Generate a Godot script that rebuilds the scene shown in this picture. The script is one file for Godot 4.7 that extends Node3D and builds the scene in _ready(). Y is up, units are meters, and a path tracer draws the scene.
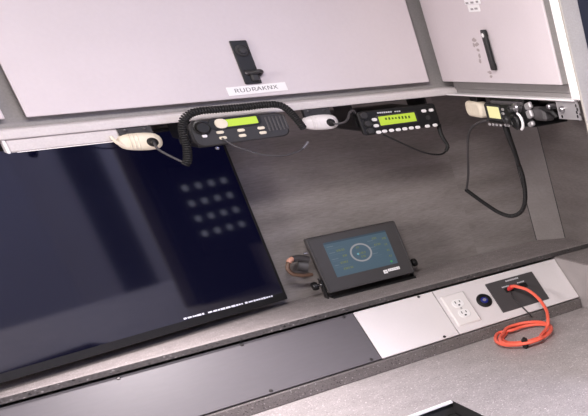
extends Node3D
# Mobile command post: overhead cabinets, radios hung under them, a screen, a small display, sloped service panels, a counter.
# World: x runs right along the back wall, y up from the floor, z out of the back wall (z = 0). Metres.

# ---------- camera numbers (from the photograph's vanishing points; the frame is the left part of a wide shot) ----------
const FOCAL := 801.9
const PX := 974.67
const PY := 357.71
const RIGHT := Vector3(0.5697009, -0.0396305, 0.8208960)
const DOWN := Vector3(-0.3505477, -0.9151370, 0.1990996)
const FWD := Vector3(0.7433419, -0.4011904, -0.5352468)
const EYE := Vector3(0.0, 1.65, 3.07)

# ---------- the place ----------
const XR := 1.538        # right wall
const CAB_Z := 0.416     # front of the long overhead cabinet
const CAB_X := 1.122     # front of the overhead cabinet on the right wall
const CAB_Y := 1.474     # underside of both
const TOP := 2.15        # ceiling
const LEDGE := 0.906
const COUNTER := 0.713
const PAN_B := Vector3(0, 0.75, 0.3313)   # foot of the sloped panels
const PAN_T := Vector3(0, 0.8855, 0.2160) # head of the sloped panels

var O := Vector3.ZERO    # base point of the thing being built
var M := {}
var names := {}
var sg := 1

func ray(u: float, v: float) -> Vector3:
	return RIGHT * ((u - PX) / FOCAL) + DOWN * ((v - PY) / FOCAL) + FWD
func az(u: float, v: float, z: float) -> Vector3:
	var r := ray(u, v)
	return EYE + r * ((z - EYE.z) / r.z)
func ax(u: float, v: float, x: float) -> Vector3:
	var r := ray(u, v)
	return EYE + r * ((x - EYE.x) / r.x)
func ay(u: float, v: float, y: float) -> Vector3:
	var r := ray(u, v)
	return EYE + r * ((y - EYE.y) / r.y)

# ---------- naming and committing ----------
func numbered(called: String) -> String:
	if not names.has(called):
		names[called] = 0
		return called
	names[called] += 1
	return "%s_%03d" % [called, names[called]]
func tag(o: Node, label: String, category: String, group := "") -> void:
	o.set_meta("label", label)
	o.set_meta("category", category)
	if group != "":
		o.set_meta("group", group)
func thing(called: String, at: Vector3, label: String, category: String, group := "") -> Node3D:
	var o := Node3D.new()
	o.name = numbered(called)
	add_child(o)
	o.position = at
	O = at
	tag(o, label, category, group)
	return o
func begin() -> SurfaceTool:
	var st := SurfaceTool.new()
	st.begin(Mesh.PRIMITIVE_TRIANGLES)
	return st
func done(called: String, st: SurfaceTool, m: Material, parent: Node) -> MeshInstance3D:
	st.generate_normals()
	var raw := st.commit()
	var moved := SurfaceTool.new()
	moved.append_from(raw, 0, Transform3D(Basis(), -(O if parent != self else Vector3.ZERO)))
	var o := MeshInstance3D.new()
	o.mesh = moved.commit()
	o.material_override = m
	o.name = called if parent != self else numbered(called)
	parent.add_child(o, true)
	return o
func structure(called: String, st: SurfaceTool, m: Material) -> MeshInstance3D:
	var o := done(called, st, m, self)
	o.set_meta("kind", "structure")
	return o

# ---------- shapes ----------
func tri(st: SurfaceTool, a: Vector3, b: Vector3, c: Vector3) -> void:
	st.set_uv(Vector2(0, 0)); st.add_vertex(a)
	st.set_uv(Vector2(1, 0)); st.add_vertex(b)
	st.set_uv(Vector2(1, 1)); st.add_vertex(c)
func quad(st: SurfaceTool, a: Vector3, b: Vector3, c: Vector3, d: Vector3) -> void:
	for k in [[a, Vector2(0, 0)], [b, Vector2(1, 0)], [c, Vector2(1, 1)], [a, Vector2(0, 0)], [c, Vector2(1, 1)], [d, Vector2(0, 1)]]:
		st.set_uv(k[1])
		st.add_vertex(k[0])
func quad_out(st: SurfaceTool, a: Vector3, b: Vector3, c: Vector3, d: Vector3, out: Vector3) -> void:
	if (b - a).cross(c - a).dot(out) > 0.0:
		quad(st, a, d, c, b)
	else:
		quad(st, a, b, c, d)
func tri_out(st: SurfaceTool, a: Vector3, b: Vector3, c: Vector3, out: Vector3) -> void:
	if (b - a).cross(c - a).dot(out) > 0.0:
		tri(st, a, c, b)
	else:
		tri(st, a, b, c)
# a box with chamfered edges, centred on xf
func rbox(st: SurfaceTool, xf: Transform3D, s: Vector3, bev := 0.002) -> void:
	st.set_smooth_group(-1)
	var h := s / 2.0
	bev = minf(bev, minf(h.x, minf(h.y, h.z)) * 0.9)
	var p := func(i: int, sx: float, sy: float, sz: float) -> Vector3:
		var q := Vector3(sx * h.x, sy * h.y, sz * h.z)
		for k in 3:
			if k != i:
				q[k] -= signf(q[k]) * bev
		return xf * q
	var c := xf.origin
	for s1 in [-1.0, 1.0]:
		var o0: Vector3 = xf.basis.x * s1
		quad_out(st, p.call(0, s1, -1.0, -1.0), p.call(0, s1, 1.0, -1.0), p.call(0, s1, 1.0, 1.0), p.call(0, s1, -1.0, 1.0), o0)
		o0 = xf.basis.y * s1
		quad_out(st, p.call(1, -1.0, s1, -1.0), p.call(1, 1.0, s1, -1.0), p.call(1, 1.0, s1, 1.0), p.call(1, -1.0, s1, 1.0), o0)
		o0 = xf.basis.z * s1
		quad_out(st, p.call(2, -1.0, -1.0, s1), p.call(2, 1.0, -1.0, s1), p.call(2, 1.0, 1.0, s1), p.call(2, -1.0, 1.0, s1), o0)
		for s2 in [-1.0, 1.0]:
			quad_out(st, p.call(0, s1, s2, -1.0), p.call(0, s1, s2, 1.0), p.call(1, s1, s2, 1.0), p.call(1, s1, s2, -1.0), xf.basis.x * s1 + xf.basis.y * s2)
			quad_out(st, p.call(0, s1, -1.0, s2), p.call(0, s1, 1.0, s2), p.call(2, s1, 1.0, s2), p.call(2, s1, -1.0, s2), xf.basis.x * s1 + xf.basis.z * s2)
			quad_out(st, p.call(1, -1.0, s1, s2), p.call(1, 1.0, s1, s2), p.call(2, 1.0, s1, s2), p.call(2, -1.0, s1, s2), xf.basis.y * s1 + xf.basis.z * s2)
			for s3 in [-1.0, 1.0]:
				tri_out(st, p.call(0, s1, s2, s3), p.call(1, s1, s2, s3), p.call(2, s1, s2, s3), p.call(0, s1, s2, s3) - c)
func span(st: SurfaceTool, a: Vector3, b: Vector3, bev := 0.002) -> void:
	rbox(st, Transform3D(Basis(), (a + b) / 2.0), (b - a).abs(), bev)
# stack of closed loops with equal counts, capped
func loft(st: SurfaceTool, loops: Array, cap_a := true, cap_b := true, smooth_along := false) -> void:
	var g := sg
	sg += 1
	for k in loops.size() - 1:
		if not smooth_along:
			g = sg
			sg += 1
		st.set_smooth_group(g)
		var a: Array = loops[k]
		var b: Array = loops[k + 1]
		var mid := Vector3.ZERO
		for q in a: mid += q
		for q in b: mid += q
		mid /= a.size() * 2
		for i in a.size():
			var j := (i + 1) % a.size()
			var face: Vector3 = (a[i] + a[j] + b[i] + b[j]) / 4.0
			var n: Vector3 = (a[j] - a[i]).cross(b[j] - a[i]) + (b[j] - a[i]).cross(b[i] - a[i])
			if n.dot(face - mid) > 0.0:
				quad(st, a[i], b[i], b[j], a[j])
			else:
				quad(st, a[i], a[j], b[j], b[i])
	st.set_smooth_group(-1)
	for e in [[cap_a, loops[0], loops[1]], [cap_b, loops[-1], loops[-2]]]:
		if e[0]:
			var c := Vector3.ZERO
			var d := Vector3.ZERO
			for q in e[1]: c += q
			for q in e[2]: d += q
			c /= e[1].size()
			d /= e[2].size()
			for i in e[1].size():
				tri_out(st, c, e[1][i], e[1][(i + 1) % e[1].size()], c - d if (c - d).length() > 1e-7 else Vector3.UP)
func prism(st: SurfaceTool, a: Array, b: Array) -> void:
	st.set_smooth_group(-1)
	var mid := Vector3.ZERO
	for q in a: mid += q
	for q in b: mid += q
	mid /= a.size() * 2
	for i in a.size():
		var j := (i + 1) % a.size()
		quad_out(st, a[i], a[j], b[j], b[i], (a[i] + a[j] + b[i] + b[j]) / 4.0 - mid)
	for e in [[a, b], [b, a]]:
		for i in range(1, a.size() - 1):
			tri_out(st, e[0][0], e[0][i], e[0][i + 1], e[0][0] - e[1][0])
func rounded(xf: Transform3D, w: float, h: float, r: float, z: float, n := 5) -> Array:
	var out := []
	r = minf(r, minf(w, h) / 2.0)
	for k in 4:
		var cx := (w / 2.0 - r) * (1.0 if k == 0 or k == 3 else -1.0)
		var cy := (h / 2.0 - r) * (1.0 if k < 2 else -1.0)
		for i in n:
			var t := (k + float(i) / (n - 1)) * PI / 2.0
			out.append(xf * Vector3(cx + cos(t) * r, cy + sin(t) * r, z))
	return out
# rounded slab: w x h, from z = 0 to z = d, its front edge bevelled
func slab(st: SurfaceTool, xf: Transform3D, w: float, h: float, r: float, d: float, bev := 0.0015) -> void:
	loft(st, [rounded(xf, w, h, r, 0.0), rounded(xf, w, h, r, d - bev), rounded(xf, w - 2.0 * bev, h - 2.0 * bev, maxf(r - bev, 0.0002), d)])
# profile [radius, height] turned about xf's z axis
func lathe(st: SurfaceTool, xf: Transform3D, prof: Array, n := 24, squash := 1.0) -> void:
	var loops := []
	for q in prof:
		var l := []
		for i in n:
			var t := TAU * i / n
			l.append(xf * Vector3(cos(t) * q[0], sin(t) * q[0] * squash, q[1]))
		loops.append(l)
	loft(st, loops)
func smooth_path(pts: Array, step := 6) -> Array:
	var out := []
	for i in pts.size() - 1:
		var a: Vector3 = pts[maxi(i - 1, 0)]
		var b: Vector3 = pts[i]
		var c: Vector3 = pts[i + 1]
		var d: Vector3 = pts[mini(i + 2, pts.size() - 1)]
		for k in step:
			out.append(b.cubic_interpolate(c, a, d, float(k) / step))
	out.append(pts[-1])
	return out
func frames(path: Array) -> Array:
	var fr := []
	var up := Vector3(0.31, 0.82, 0.47).normalized()
	for i in path.size():
		var t: Vector3 = (path[mini(i + 1, path.size() - 1)] - path[maxi(i - 1, 0)]).normalized()
		up = (up - t * up.dot(t)).normalized()
		fr.append([path[i], up, t.cross(up)])
	return fr
func tube(st: SurfaceTool, path: Array, r: float, sides := 10, r_end := -1.0) -> void:
	var loops := []
	var fr := frames(path)
	for i in fr.size():
		var l := []
		var rr := r if r_end < 0.0 else lerpf(r, r_end, float(i) / (fr.size() - 1))
		for k in sides:
			var t := TAU * k / sides
			l.append(fr[i][0] + (fr[i][1] * cos(t) + fr[i][2] * sin(t)) * rr)
		loops.append(l)
	loft(st, loops, true, true, true)
# a coiled cord along a path: coil radius big, wire radius r
func coil(st: SurfaceTool, path: Array, big: float, r: float, pitch: float) -> void:
	var fr := frames(path)
	var pts := []
	var run := 0.0
	for i in fr.size() - 1:
		var l: float = (fr[i + 1][0] - fr[i][0]).length()
		var n := maxi(2, int(ceil(l / pitch * 10.0)))
		for k in n:
			var f := float(k) / n
			var a: float = (run + l * f) / pitch * TAU
			var c: Vector3 = fr[i][0].lerp(fr[i + 1][0], f)
			var u: Vector3 = fr[i][1].lerp(fr[i + 1][1], f).normalized()
			var w: Vector3 = fr[i][2].lerp(fr[i + 1][2], f).normalized()
			pts.append(c + (u * cos(a) + w * sin(a)) * big)
		run += l
	tube(st, pts, r, 6)
func face_at(p: Vector3, b := Basis()) -> Transform3D:
	return Transform3D(b, p)
func words(called: String, text: String, xf: Transform3D, height: float, m: Material, parent: Node, wide := 0.0) -> MeshInstance3D:
	var tm := TextMesh.new()
	var f := SystemFont.new()
	f.font_names = PackedStringArray(["Droid Sans"])
	tm.font = f
	tm.text = text
	tm.font_size = 64
	tm.pixel_size = height / 46.0
	tm.depth = 0.0004
	var o := MeshInstance3D.new()
	o.mesh = tm
	o.material_override = m
	o.name = called
	var sx := 1.0
	if wide > 0.0:
		sx = wide / tm.get_aabb().size.x
	o.transform = Transform3D(xf.basis * Basis.from_scale(Vector3(sx, 1, 1)), xf.origin - O)
	parent.add_child(o, true)
	return o

# ---------- materials ----------
func plain(c: Color, rough := 0.6, metal := 0.0) -> StandardMaterial3D:
	var m := StandardMaterial3D.new()
	m.albedo_color = c
	m.roughness = rough
	m.metallic = metal
	return m
func glow(c: Color, e: float) -> StandardMaterial3D:
	var m := plain(c, 0.5)
	m.emission_enabled = true
	m.emission = c
	m.emission_energy_multiplier = e
	return m
# mottled picture: slow patches, streaks and specks of the material itself
func grain(n: int, seed: int, base: Color, patch: float, patch_f: float, fine: float, stretch: float, speck := 0.0, speck_light := 0.0) -> ImageTexture:
	var img := Image.create(n, n, false, Image.FORMAT_RGB8)
	var a := FastNoiseLite.new()
	a.seed = seed
	a.frequency = patch_f
	var rng := RandomNumberGenerator.new()
	rng.seed = seed
	var slow := a.get_seamless_image(n, n)
	a.frequency = 0.25
	a.fractal_octaves = 2
	var quick := a.get_seamless_image(n, n)
	for y in n:
		for x in n:
			var v := (slow.get_pixel(int(x / stretch) % n, y).r - 0.5) * patch + (quick.get_pixel(int(x / stretch) % n, y).r - 0.5) * fine
			img.set_pixel(x, y, Color(base.r + v, base.g + v, base.b + v))
	for k in int((speck + speck_light) * n * n / 3.0):
		var d := -0.16 * rng.randf() - 0.04
		if rng.randf() * (speck + speck_light) < speck_light:
			d = 0.24 * rng.randf() + 0.04
		var x0 := rng.randi_range(0, n - 4)
		var y0 := rng.randi_range(0, n - 4)
		for q in [[0, 0], [1, 0], [0, 1], [1, 1], [2, 1]].slice(0, rng.randi_range(1, 5)):
			var o := img.get_pixel(x0 + q[0], y0 + q[1])
			img.set_pixel(x0 + q[0], y0 + q[1], Color(o.r + d, o.g + d, o.b + d))
	img.generate_mipmaps()
	return ImageTexture.create_from_image(img)
func surfaced(t: ImageTexture, scale: float, rough: float) -> StandardMaterial3D:
	var m := plain(Color.WHITE, rough)
	m.albedo_texture = t
	m.uv1_triplanar = true
	m.uv1_world_triplanar = true
	m.uv1_scale = Vector3.ONE * scale
	return m

func make_materials() -> void:
	M.cabinet = surfaced(grain(256, 3, Color(0.82, 0.785, 0.797), 0.015, 0.01, 0.012, 1.0), 1.5, 0.42)
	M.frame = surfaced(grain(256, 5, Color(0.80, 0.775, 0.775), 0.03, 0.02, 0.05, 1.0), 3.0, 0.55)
	M.post_pale = surfaced(grain(256, 16, Color(0.64, 0.62, 0.59), 0.03, 0.02, 0.05, 1.0), 3.0, 0.6)
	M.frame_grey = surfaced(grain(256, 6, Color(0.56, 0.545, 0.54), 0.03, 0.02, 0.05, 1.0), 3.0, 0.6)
	M.wall = surfaced(grain(512, 7, Color(0.53, 0.505, 0.495), 0.13, 0.012, 0.08, 6.0), 1.6, 0.42)
	M.post = surfaced(grain(256, 8, Color(0.55, 0.525, 0.515), 0.06, 0.02, 0.06, 1.0), 2.0, 0.5)
	M.carpet = surfaced(grain(512, 9, Color(0.56, 0.53, 0.525), 0.06, 0.02, 0.12, 1.0, 0.03, 0.03), 2.5, 0.85)
	M.counter = surfaced(grain(512, 11, Color(0.66, 0.632, 0.63), 0.06, 0.012, 0.10, 1.0, 0.05, 0.06), 1.6, 0.5)
	M.riser = surfaced(grain(512, 12, Color(0.40, 0.375, 0.37), 0.06, 0.02, 0.10, 1.0, 0.05, 0.03), 1.6, 0.7)
	M.edge = surfaced(grain(256, 18, Color(0.27, 0.255, 0.255), 0.05, 0.02, 0.10, 1.0, 0.04, 0.03), 2.0, 0.7)
	M.grey_panel = surfaced(grain(256, 13, Color(0.335, 0.32, 0.337), 0.012, 0.02, 0.02, 8.0), 2.0, 0.5)
	M.white_panel = surfaced(grain(256, 14, Color(0.865, 0.842, 0.845), 0.01, 0.02, 0.01, 1.0), 2.0, 0.4)
	M.side_panel = surfaced(grain(256, 15, Color(0.66, 0.635, 0.63), 0.02, 0.02, 0.03, 1.0), 2.0, 0.5)
	M.black = plain(Color(0.045, 0.043, 0.047), 0.45)
	M.black_gloss = plain(Color(0.03, 0.03, 0.034), 0.22)
	M.rubber = plain(Color(0.05, 0.048, 0.05), 0.6)
	M.charcoal = plain(Color(0.17, 0.165, 0.17), 0.5)
	M.case_grey = plain(Color(0.235, 0.225, 0.225), 0.42)
	M.dark_grey = plain(Color(0.27, 0.26, 0.265), 0.5)
	M.plastic_white = plain(Color(0.89, 0.87, 0.865), 0.4)
	M.cream = plain(Color(0.88, 0.84, 0.76), 0.45)
	M.white = plain(Color(0.93, 0.92, 0.92), 0.45)
	M.paper = plain(Color(0.94, 0.935, 0.935), 0.7)
	M.ink = plain(Color(0.42, 0.41, 0.42), 0.7)
	M.print_white = plain(Color(0.78, 0.78, 0.80), 0.6)
	M.steel = plain(Color(0.62, 0.61, 0.62), 0.32, 0.9)
	M.satin = plain(Color(0.70, 0.69, 0.695), 0.4, 0.5)
	M.screw = plain(Color(0.28, 0.27, 0.27), 0.35, 0.8)
	M.red = plain(Color(0.97, 0.42, 0.33), 0.42)
	M.brown = plain(Color(0.38, 0.29, 0.235), 0.5)
	M.copper = plain(Color(0.80, 0.60, 0.52), 0.4)
	M.blue = plain(Color(0.12, 0.16, 0.52), 0.3)
	M.lcd = glow(Color(0.66, 0.77, 0.22), 0.28)
	M.lcd_pale = glow(Color(0.88, 0.87, 0.64), 0.25)
	M.lcd_ink = plain(Color(0.25, 0.34, 0.05), 0.6)
	M.ceiling = plain(Color(0.82, 0.80, 0.80), 0.7)
	M.room = plain(Color(0.80, 0.78, 0.79), 0.6)
	M.floor = surfaced(grain(256, 21, Color(0.15, 0.15, 0.17), 0.05, 0.02, 0.06, 1.0, 0.03, 0.02), 2.0, 0.6)
	M.lamp = glow(Color(1.0, 0.97, 0.96), 1.6)
	M.tv = plain(Color(0.028, 0.030, 0.055), 0.05)
	M.tv.metallic_specular = 0.9
	M.tv.emission_enabled = true
	M.tv.emission = Color(0.07, 0.07, 0.21)
	M.tv.emission_energy_multiplier = 0.3
	M.caption = glow(Color(0.85, 0.85, 0.9), 0.28)
	M.glint_key = glow(Color(0.9, 0.92, 1.0), 0.9)  # glow of the added keys, set for their mirrored glints

func lamp_light(called: String, at: Vector3, sx: float, sz: float, energy: float, c: Color) -> void:
	var l := AreaLight3D.new()
	l.name = called
	l.area_size = Vector2(sx, sz)
	l.area_normalize_energy = true
	l.light_energy = energy
	l.light_color = c
	l.area_range = 12.0
	l.shadow_enabled = true
	add_child(l)
	l.transform = Transform3D(Basis(Vector3.RIGHT, Vector3(0, 0, -1), Vector3.UP), at)   # shines down

func _ready() -> void:
	# ----- camera -----
	var cam := Camera3D.new()
	cam.name = "camera"
	cam.projection = Camera3D.PROJECTION_FRUSTUM
	cam.near = 0.05
	cam.far = 50.0
	cam.size = 416.0 / FOCAL * 0.05
	cam.frustum_offset = Vector2((294.0 - PX) / FOCAL * 0.05, (PY - 208.0) / FOCAL * 0.05)
	add_child(cam)
	cam.transform = Transform3D(Basis(RIGHT, -DOWN, -FWD).orthonormalized(), EYE)
	cam.current = true
	# ----- surroundings and exposure -----
	var we := WorldEnvironment.new()
	we.name = "environment"
	var env := Environment.new()
	env.background_mode = Environment.BG_COLOR
	env.background_color = Color(0.02, 0.02, 0.02)
	env.tonemap_mode = Environment.TONE_MAPPER_LINEAR
	env.tonemap_exposure = 1.06
	env.sdfgi_enabled = true
	env.ssao_enabled = true
	env.ssil_enabled = true
	we.environment = env
	add_child(we)
	# ----- ceiling lamps along the aisle, one more added for the screen reflections, and the short lamp under the long cabinet -----
	for s in CEILING_LAMPS:
		lamp_light("ceiling_lamp_light", Vector3(s[0], TOP - 0.035, s[1]), s[2], s[3], s[4], s[5])
	make_materials()
	build_room()
	build_cabinets()
	build_ledge_and_panels()
	build_screen()
	build_display()
	build_radios()
	build_wall_sockets()
	build_counter_things()
	build_added_keypad()
	build_lamps()

# x, z, size x, size z, energy, colour
const CEILING_LAMPS := [[0.38, 1.88, 0.6, 0.30, 4.6, Color(1.0, 0.972, 0.965)], [-1.9, 1.75, 0.6, 0.40, 10.0, Color(1.0, 0.972, 0.965)], [1.85, 2.9, 0.8, 0.20, 4.2, Color(0.70, 0.76, 1.0)]]  # the third is added, cool, to light the wall the screen mirrors

# keypad added on the inner face of the partition for the flat screen to mirror
func build_added_keypad() -> void:
	var c := Vector3(1.332, 1.055, 1.0845)
	var face := Basis(Vector3(-1, 0, 0), Vector3.UP, Vector3(0, 0, -1))
	var t := thing("added_switch_panel", c, "added black panel with lit keys, out of view, giving glints in the flat screen", "switch panel")
	var st := begin()
	slab(st, Transform3D(face, c), 0.20, 0.34, 0.006, 0.012, 0.003)
	done("housing", st, M.black, t)
	for r in 4:
		for k in 4:
			st = begin()
			slab(st, Transform3D(face, c + Vector3(-0.072 + k * 0.048, -0.087 + r * 0.058, -0.0115)), 0.017, 0.020, 0.003, 0.004, 0.001)
			done("key", st, M.glint_key, t)

func build_lamps() -> void:
	var where := ["over the aisle before the long cabinet", "at the far end away from the partition", "added out of view to feed the reflections in the screen"]
	var k := 0
	for s in CEILING_LAMPS:
		var t := thing("ceiling_lamp", Vector3(s[0], TOP, s[1]), "slim white ceiling lamp " + where[k], "lamp")
		var st := begin()
		span(st, Vector3(s[0] - s[2] / 2 - 0.02, TOP - 0.022, s[1] - s[3] / 2 - 0.02), Vector3(s[0] + s[2] / 2 + 0.02, TOP, s[1] + s[3] / 2 + 0.02), 0.006)
		done("housing", st, M.white, t)
		st = begin()
		span(st, Vector3(s[0] - s[2] / 2, TOP - 0.030, s[1] - s[3] / 2), Vector3(s[0] + s[2] / 2, TOP - 0.0215, s[1] + s[3] / 2), 0.002)
		done("diffuser", st, M.lamp, t)
		k += 1
	# under-cabinet strip lamp
	var a := Vector3(0.250, 1.447, 0.372)
	var b := Vector3(0.424, CAB_Y - 0.0005, 0.409)
	var t := thing("strip_lamp", Vector3((a.x + b.x) / 2, b.y, (a.z + b.z) / 2), "short pale strip lamp under the long cabinet beside the cream microphone", "lamp")
	var st := begin()
	span(st, a, b, 0.003)
	done("housing", st, M.frame, t)
	st = begin()
	span(st, Vector3(a.x - 0.004, a.y - 0.001, a.z - 0.001), Vector3(a.x + 0.001, b.y, b.z + 0.001), 0.001)
	done("end_cap", st, M.white, t)
	st = begin()
	span(st, Vector3(a.x + 0.01, a.y - 0.001, a.z + 0.006), Vector3(b.x - 0.01, a.y + 0.001, b.z - 0.006), 0.001)
	done("diffuser", st, M.lamp, t)
	var l := SpotLight3D.new()      # lensed strip: a cone straight down on the ledge
	l.name = "strip_lamp_light"
	l.spot_angle = 46.0
	l.spot_angle_attenuation = 1.0
	l.spot_range = 6.0
	l.spot_attenuation = 2.0
	l.light_energy = 0.75
	l.light_color = Color(1.0, 0.96, 0.97)
	l.light_size = 0.02
	l.shadow_enabled = true
	add_child(l)
	l.transform = Transform3D(Basis(Vector3.RIGHT, Vector3(0, 0, -1), Vector3.UP), Vector3((a.x + b.x) / 2, a.y - 0.024, (a.z + b.z) / 2))

func build_room() -> void:
	var st := begin()
	span(st, Vector3(-2.6, -0.06, -0.06), Vector3(2.6, 0.0, 4.0), 0.001)
	structure("floor", st, M.floor)
	st = begin()
	span(st, Vector3(-2.6, TOP, -0.06), Vector3(2.6, TOP + 0.06, 4.0), 0.001)
	structure("ceiling", st, M.ceiling)
	st = begin()
	span(st, Vector3(-2.6, 0.0, -0.06), Vector3(XR + 0.06, TOP, 0.0), 0.001)
	structure("wall_back", st, M.wall)
	st = begin()
	span(st, Vector3(XR, 0.0, 0.0), Vector3(XR + 0.06, TOP, 1.12), 0.001)
	structure("wall_right", st, M.wall)
	st = begin()
	span(st, Vector3(2.54, 0.0, 1.06), Vector3(2.6, TOP, 4.0), 0.001)
	structure("wall_far_right", st, M.room)
	st = begin()
	span(st, Vector3(-2.66, 0.0, -0.06), Vector3(-2.6, TOP, 4.06), 0.001)
	structure("wall_left", st, M.room)
	st = begin()
	span(st, Vector3(-2.6, 0.0, 4.0), Vector3(2.66, TOP, 4.06), 0.001)
	structure("wall_front", st, M.room)
	# dark leaf added on the far right wall to mirror as a dark band
	st = begin()
	span(st, Vector3(2.525, 0.0, 3.34), Vector3(2.54, 1.95, 3.62), 0.003)
	structure("door_1", st, M.charcoal)
	# dark partition right of the post
	st = begin()
	span(st, Vector3(1.167, 0.0, 1.085), Vector3(2.54, TOP, 1.118), 0.001)
	structure("wall_partition", st, M.black)
	# light post at the end of the right cabinet
	st = begin()
	span(st, Vector3(CAB_X + 0.0005, 0.0, 1.114), Vector3(1.167, TOP, 1.1225), 0.0015)
	structure("trim_1", st, M.post_pale)
	# slanted corner piece between back wall and right wall
	st = begin()
	st.set_smooth_group(-1)
	var p := [Vector3(1.4655, 0, 0.0), Vector3(XR, 0, 0.0725), Vector3(XR, 0, 0.0)]
	var lo := []
	var hi := []
	for q in p:
		lo.append(q + Vector3.UP * LEDGE)
		hi.append(q + Vector3.UP * CAB_Y)
	prism(st, lo, hi)
	structure("trim_2", st, M.post)
	st = begin()
	for e in [Vector3(1.4655, 0, 0.0), Vector3(XR, 0, 0.0725)]:
		span(st, e + Vector3(-0.0015, LEDGE, -0.002), e + Vector3(0.0012, CAB_Y, 0.0012), 0.001)
	structure("trim_3", st, M.black)

# frame about a door: outer lip proud, channel sunk; b maps (right, up, out) at the face plane
func build_cabinets() -> void:
	# --- the long cabinet ---
	var t := thing("overhead_cabinet", Vector3(0.68, CAB_Y, 0.2), "long pale overhead cabinet with wide flat doors along the back wall", "cabinet")
	var st := begin()
	span(st, Vector3(-1.2, CAB_Y, 0.0), Vector3(XR, CAB_Y + 0.016, CAB_Z - 0.018), 0.001)
	done("bottom_panel", st, M.frame, t)
	st = begin()
	span(st, Vector3(-1.2, CAB_Y + 0.0165, CAB_Z - 0.044), Vector3(CAB_X + 0.046, TOP - 0.002, CAB_Z - 0.028), 0.001)
	done("face_frame", st, M.frame_grey, t)
	st = begin()
	span(st, Vector3(-1.216, CAB_Y, 0.0), Vector3(-1.2, TOP - 0.002, CAB_Z - 0.02), 0.001)
	done("end_panel", st, M.cabinet, t)
	st = begin()   # rolled lip along the foot
	lip(st, Vector3(-1.2, 0, 0), Vector3(XR, 0, 0), Basis(), CAB_Z, CAB_Y, 0.022)
	done("bottom_rail", st, M.frame, t)
	st = begin()
	var d: MeshInstance3D
	span(st, Vector3(-0.55, 1.515, CAB_Z - 0.006), Vector3(0.266, TOP - 0.03, CAB_Z), 0.0015)
	d = done("door", st, M.cabinet, t)
	st = begin()
	span(st, Vector3(-0.549, 1.516, CAB_Z - 0.028), Vector3(0.265, TOP - 0.031, CAB_Z - 0.006), 0.001)
	done("edge_band", st, M.frame_grey, d)
	st = begin()
	span(st, Vector3(0.2982, 1.5152, CAB_Z - 0.028), Vector3(1.0882, TOP - 0.031, CAB_Z - 0.006), 0.001)
	var core := st
	st = begin()
	span(st, Vector3(0.2972, 1.5142, CAB_Z - 0.006), Vector3(1.0892, TOP - 0.03, CAB_Z), 0.0015)
	d = done("door", st, M.cabinet, t)
	done("edge_band", core, M.frame_grey, d)
	# paddle latch
	var c := Vector3(0.6937, 1.595, CAB_Z)
	st = begin()
	slab(st, face_at(c), 0.0325, 0.099, 0.002, 0.007, 0.0015)
	var latch := done("latch", st, M.black, d)
	latch.set_meta("label", "black paddle latch")
	st = begin()
	lathe(st, face_at(c + Vector3(0.001, 0.027, 0.0068)), [[0.0135, 0.0], [0.0135, 0.003], [0.0115, 0.004], [0.0105, 0.0015], [0.007, 0.0015], [0.007, 0.006], [0.005, 0.007], [0.0, 0.007]], 28)
	done("latch_lock", st, M.charcoal, d)
	st = begin()
	tube(st, smooth_path([c + Vector3(-0.008, -0.0215, 0.006), c + Vector3(0.0, -0.0235, 0.018), c + Vector3(0.014, -0.021, 0.024), c + Vector3(0.020, -0.023, 0.016), c + Vector3(0.016, -0.030, 0.006)]), 0.0045, 10)
	rbox(st, face_at(c + Vector3(0.006, -0.034, 0.010)), Vector3(0.017, 0.022, 0.010), 0.004)
	done("latch_lever", st, M.charcoal, d)
	st = begin()
	lathe(st, face_at(c + Vector3(-0.006, -0.024, 0.008)), [[0.004, 0.0], [0.004, 0.004], [0.002, 0.006], [0.0, 0.006]], 14)
	done("latch_screw", st, M.steel, d)
	# label strip
	var lb := Transform3D(Basis(Vector3.BACK, 0.02), Vector3(0.698, 1.5328, CAB_Z))
	st = begin()
	slab(st, lb, 0.119, 0.0195, 0.001, 0.0012, 0.0003)
	done("name_strip", st, M.paper, d)
	words("lettering", "RUDRAKNX", lb.translated_local(Vector3(-0.003, 0.0005, 0.0014)), 0.0088, M.ink, d, 0.086)

	# --- the cabinet on the right wall ---
	t = thing("overhead_cabinet", Vector3(1.33, CAB_Y, 0.75), "pale overhead cabinet on the side wall with black bar pull", "cabinet")
	st = begin()
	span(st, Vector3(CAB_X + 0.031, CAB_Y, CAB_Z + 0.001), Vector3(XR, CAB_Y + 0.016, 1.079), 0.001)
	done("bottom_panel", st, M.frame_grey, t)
	st = begin()
	span(st, Vector3(CAB_X + 0.028, CAB_Y + 0.0165, CAB_Z + 0.001), Vector3(CAB_X + 0.044, TOP - 0.002, 1.079), 0.001)
	done("face_frame", st, M.frame_grey, t)
	var rb := Basis(Vector3(0, 0, 1), Vector3.UP, Vector3(-1, 0, 0))
	st = begin()
	span(st, Vector3(CAB_X, CAB_Y, CAB_Z + 0.001), Vector3(CAB_X + 0.03, CAB_Y + 0.0045, 1.082), 0.0015)
	done("bottom_rail", st, M.white, t)
	st = begin()
	span(st, Vector3(CAB_X, CAB_Y + 0.0045, 1.078), Vector3(CAB_X + 0.03, TOP - 0.002, 1.1135), 0.0015)
	done("side_rail", st, M.white, t)
	st = begin()
	span(st, Vector3(CAB_X, 1.5125, CAB_Z + 0.004), Vector3(CAB_X + 0.005, TOP - 0.03, 1.046), 0.0012)
	d = done("door", st, M.cabinet, t)
	st = begin()
	span(st, Vector3(CAB_X + 0.005, 1.5135, CAB_Z + 0.005), Vector3(CAB_X + 0.028, TOP - 0.031, 1.0455), 0.0005)
	done("edge_band", st, M.frame_grey, d)
	# bar pull
	c = ax(487.3, 50.3, CAB_X - 0.010)
	c.x = CAB_X
	var tilt := rb * Basis(Vector3.BACK, 0.03)
	st = begin()
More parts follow.
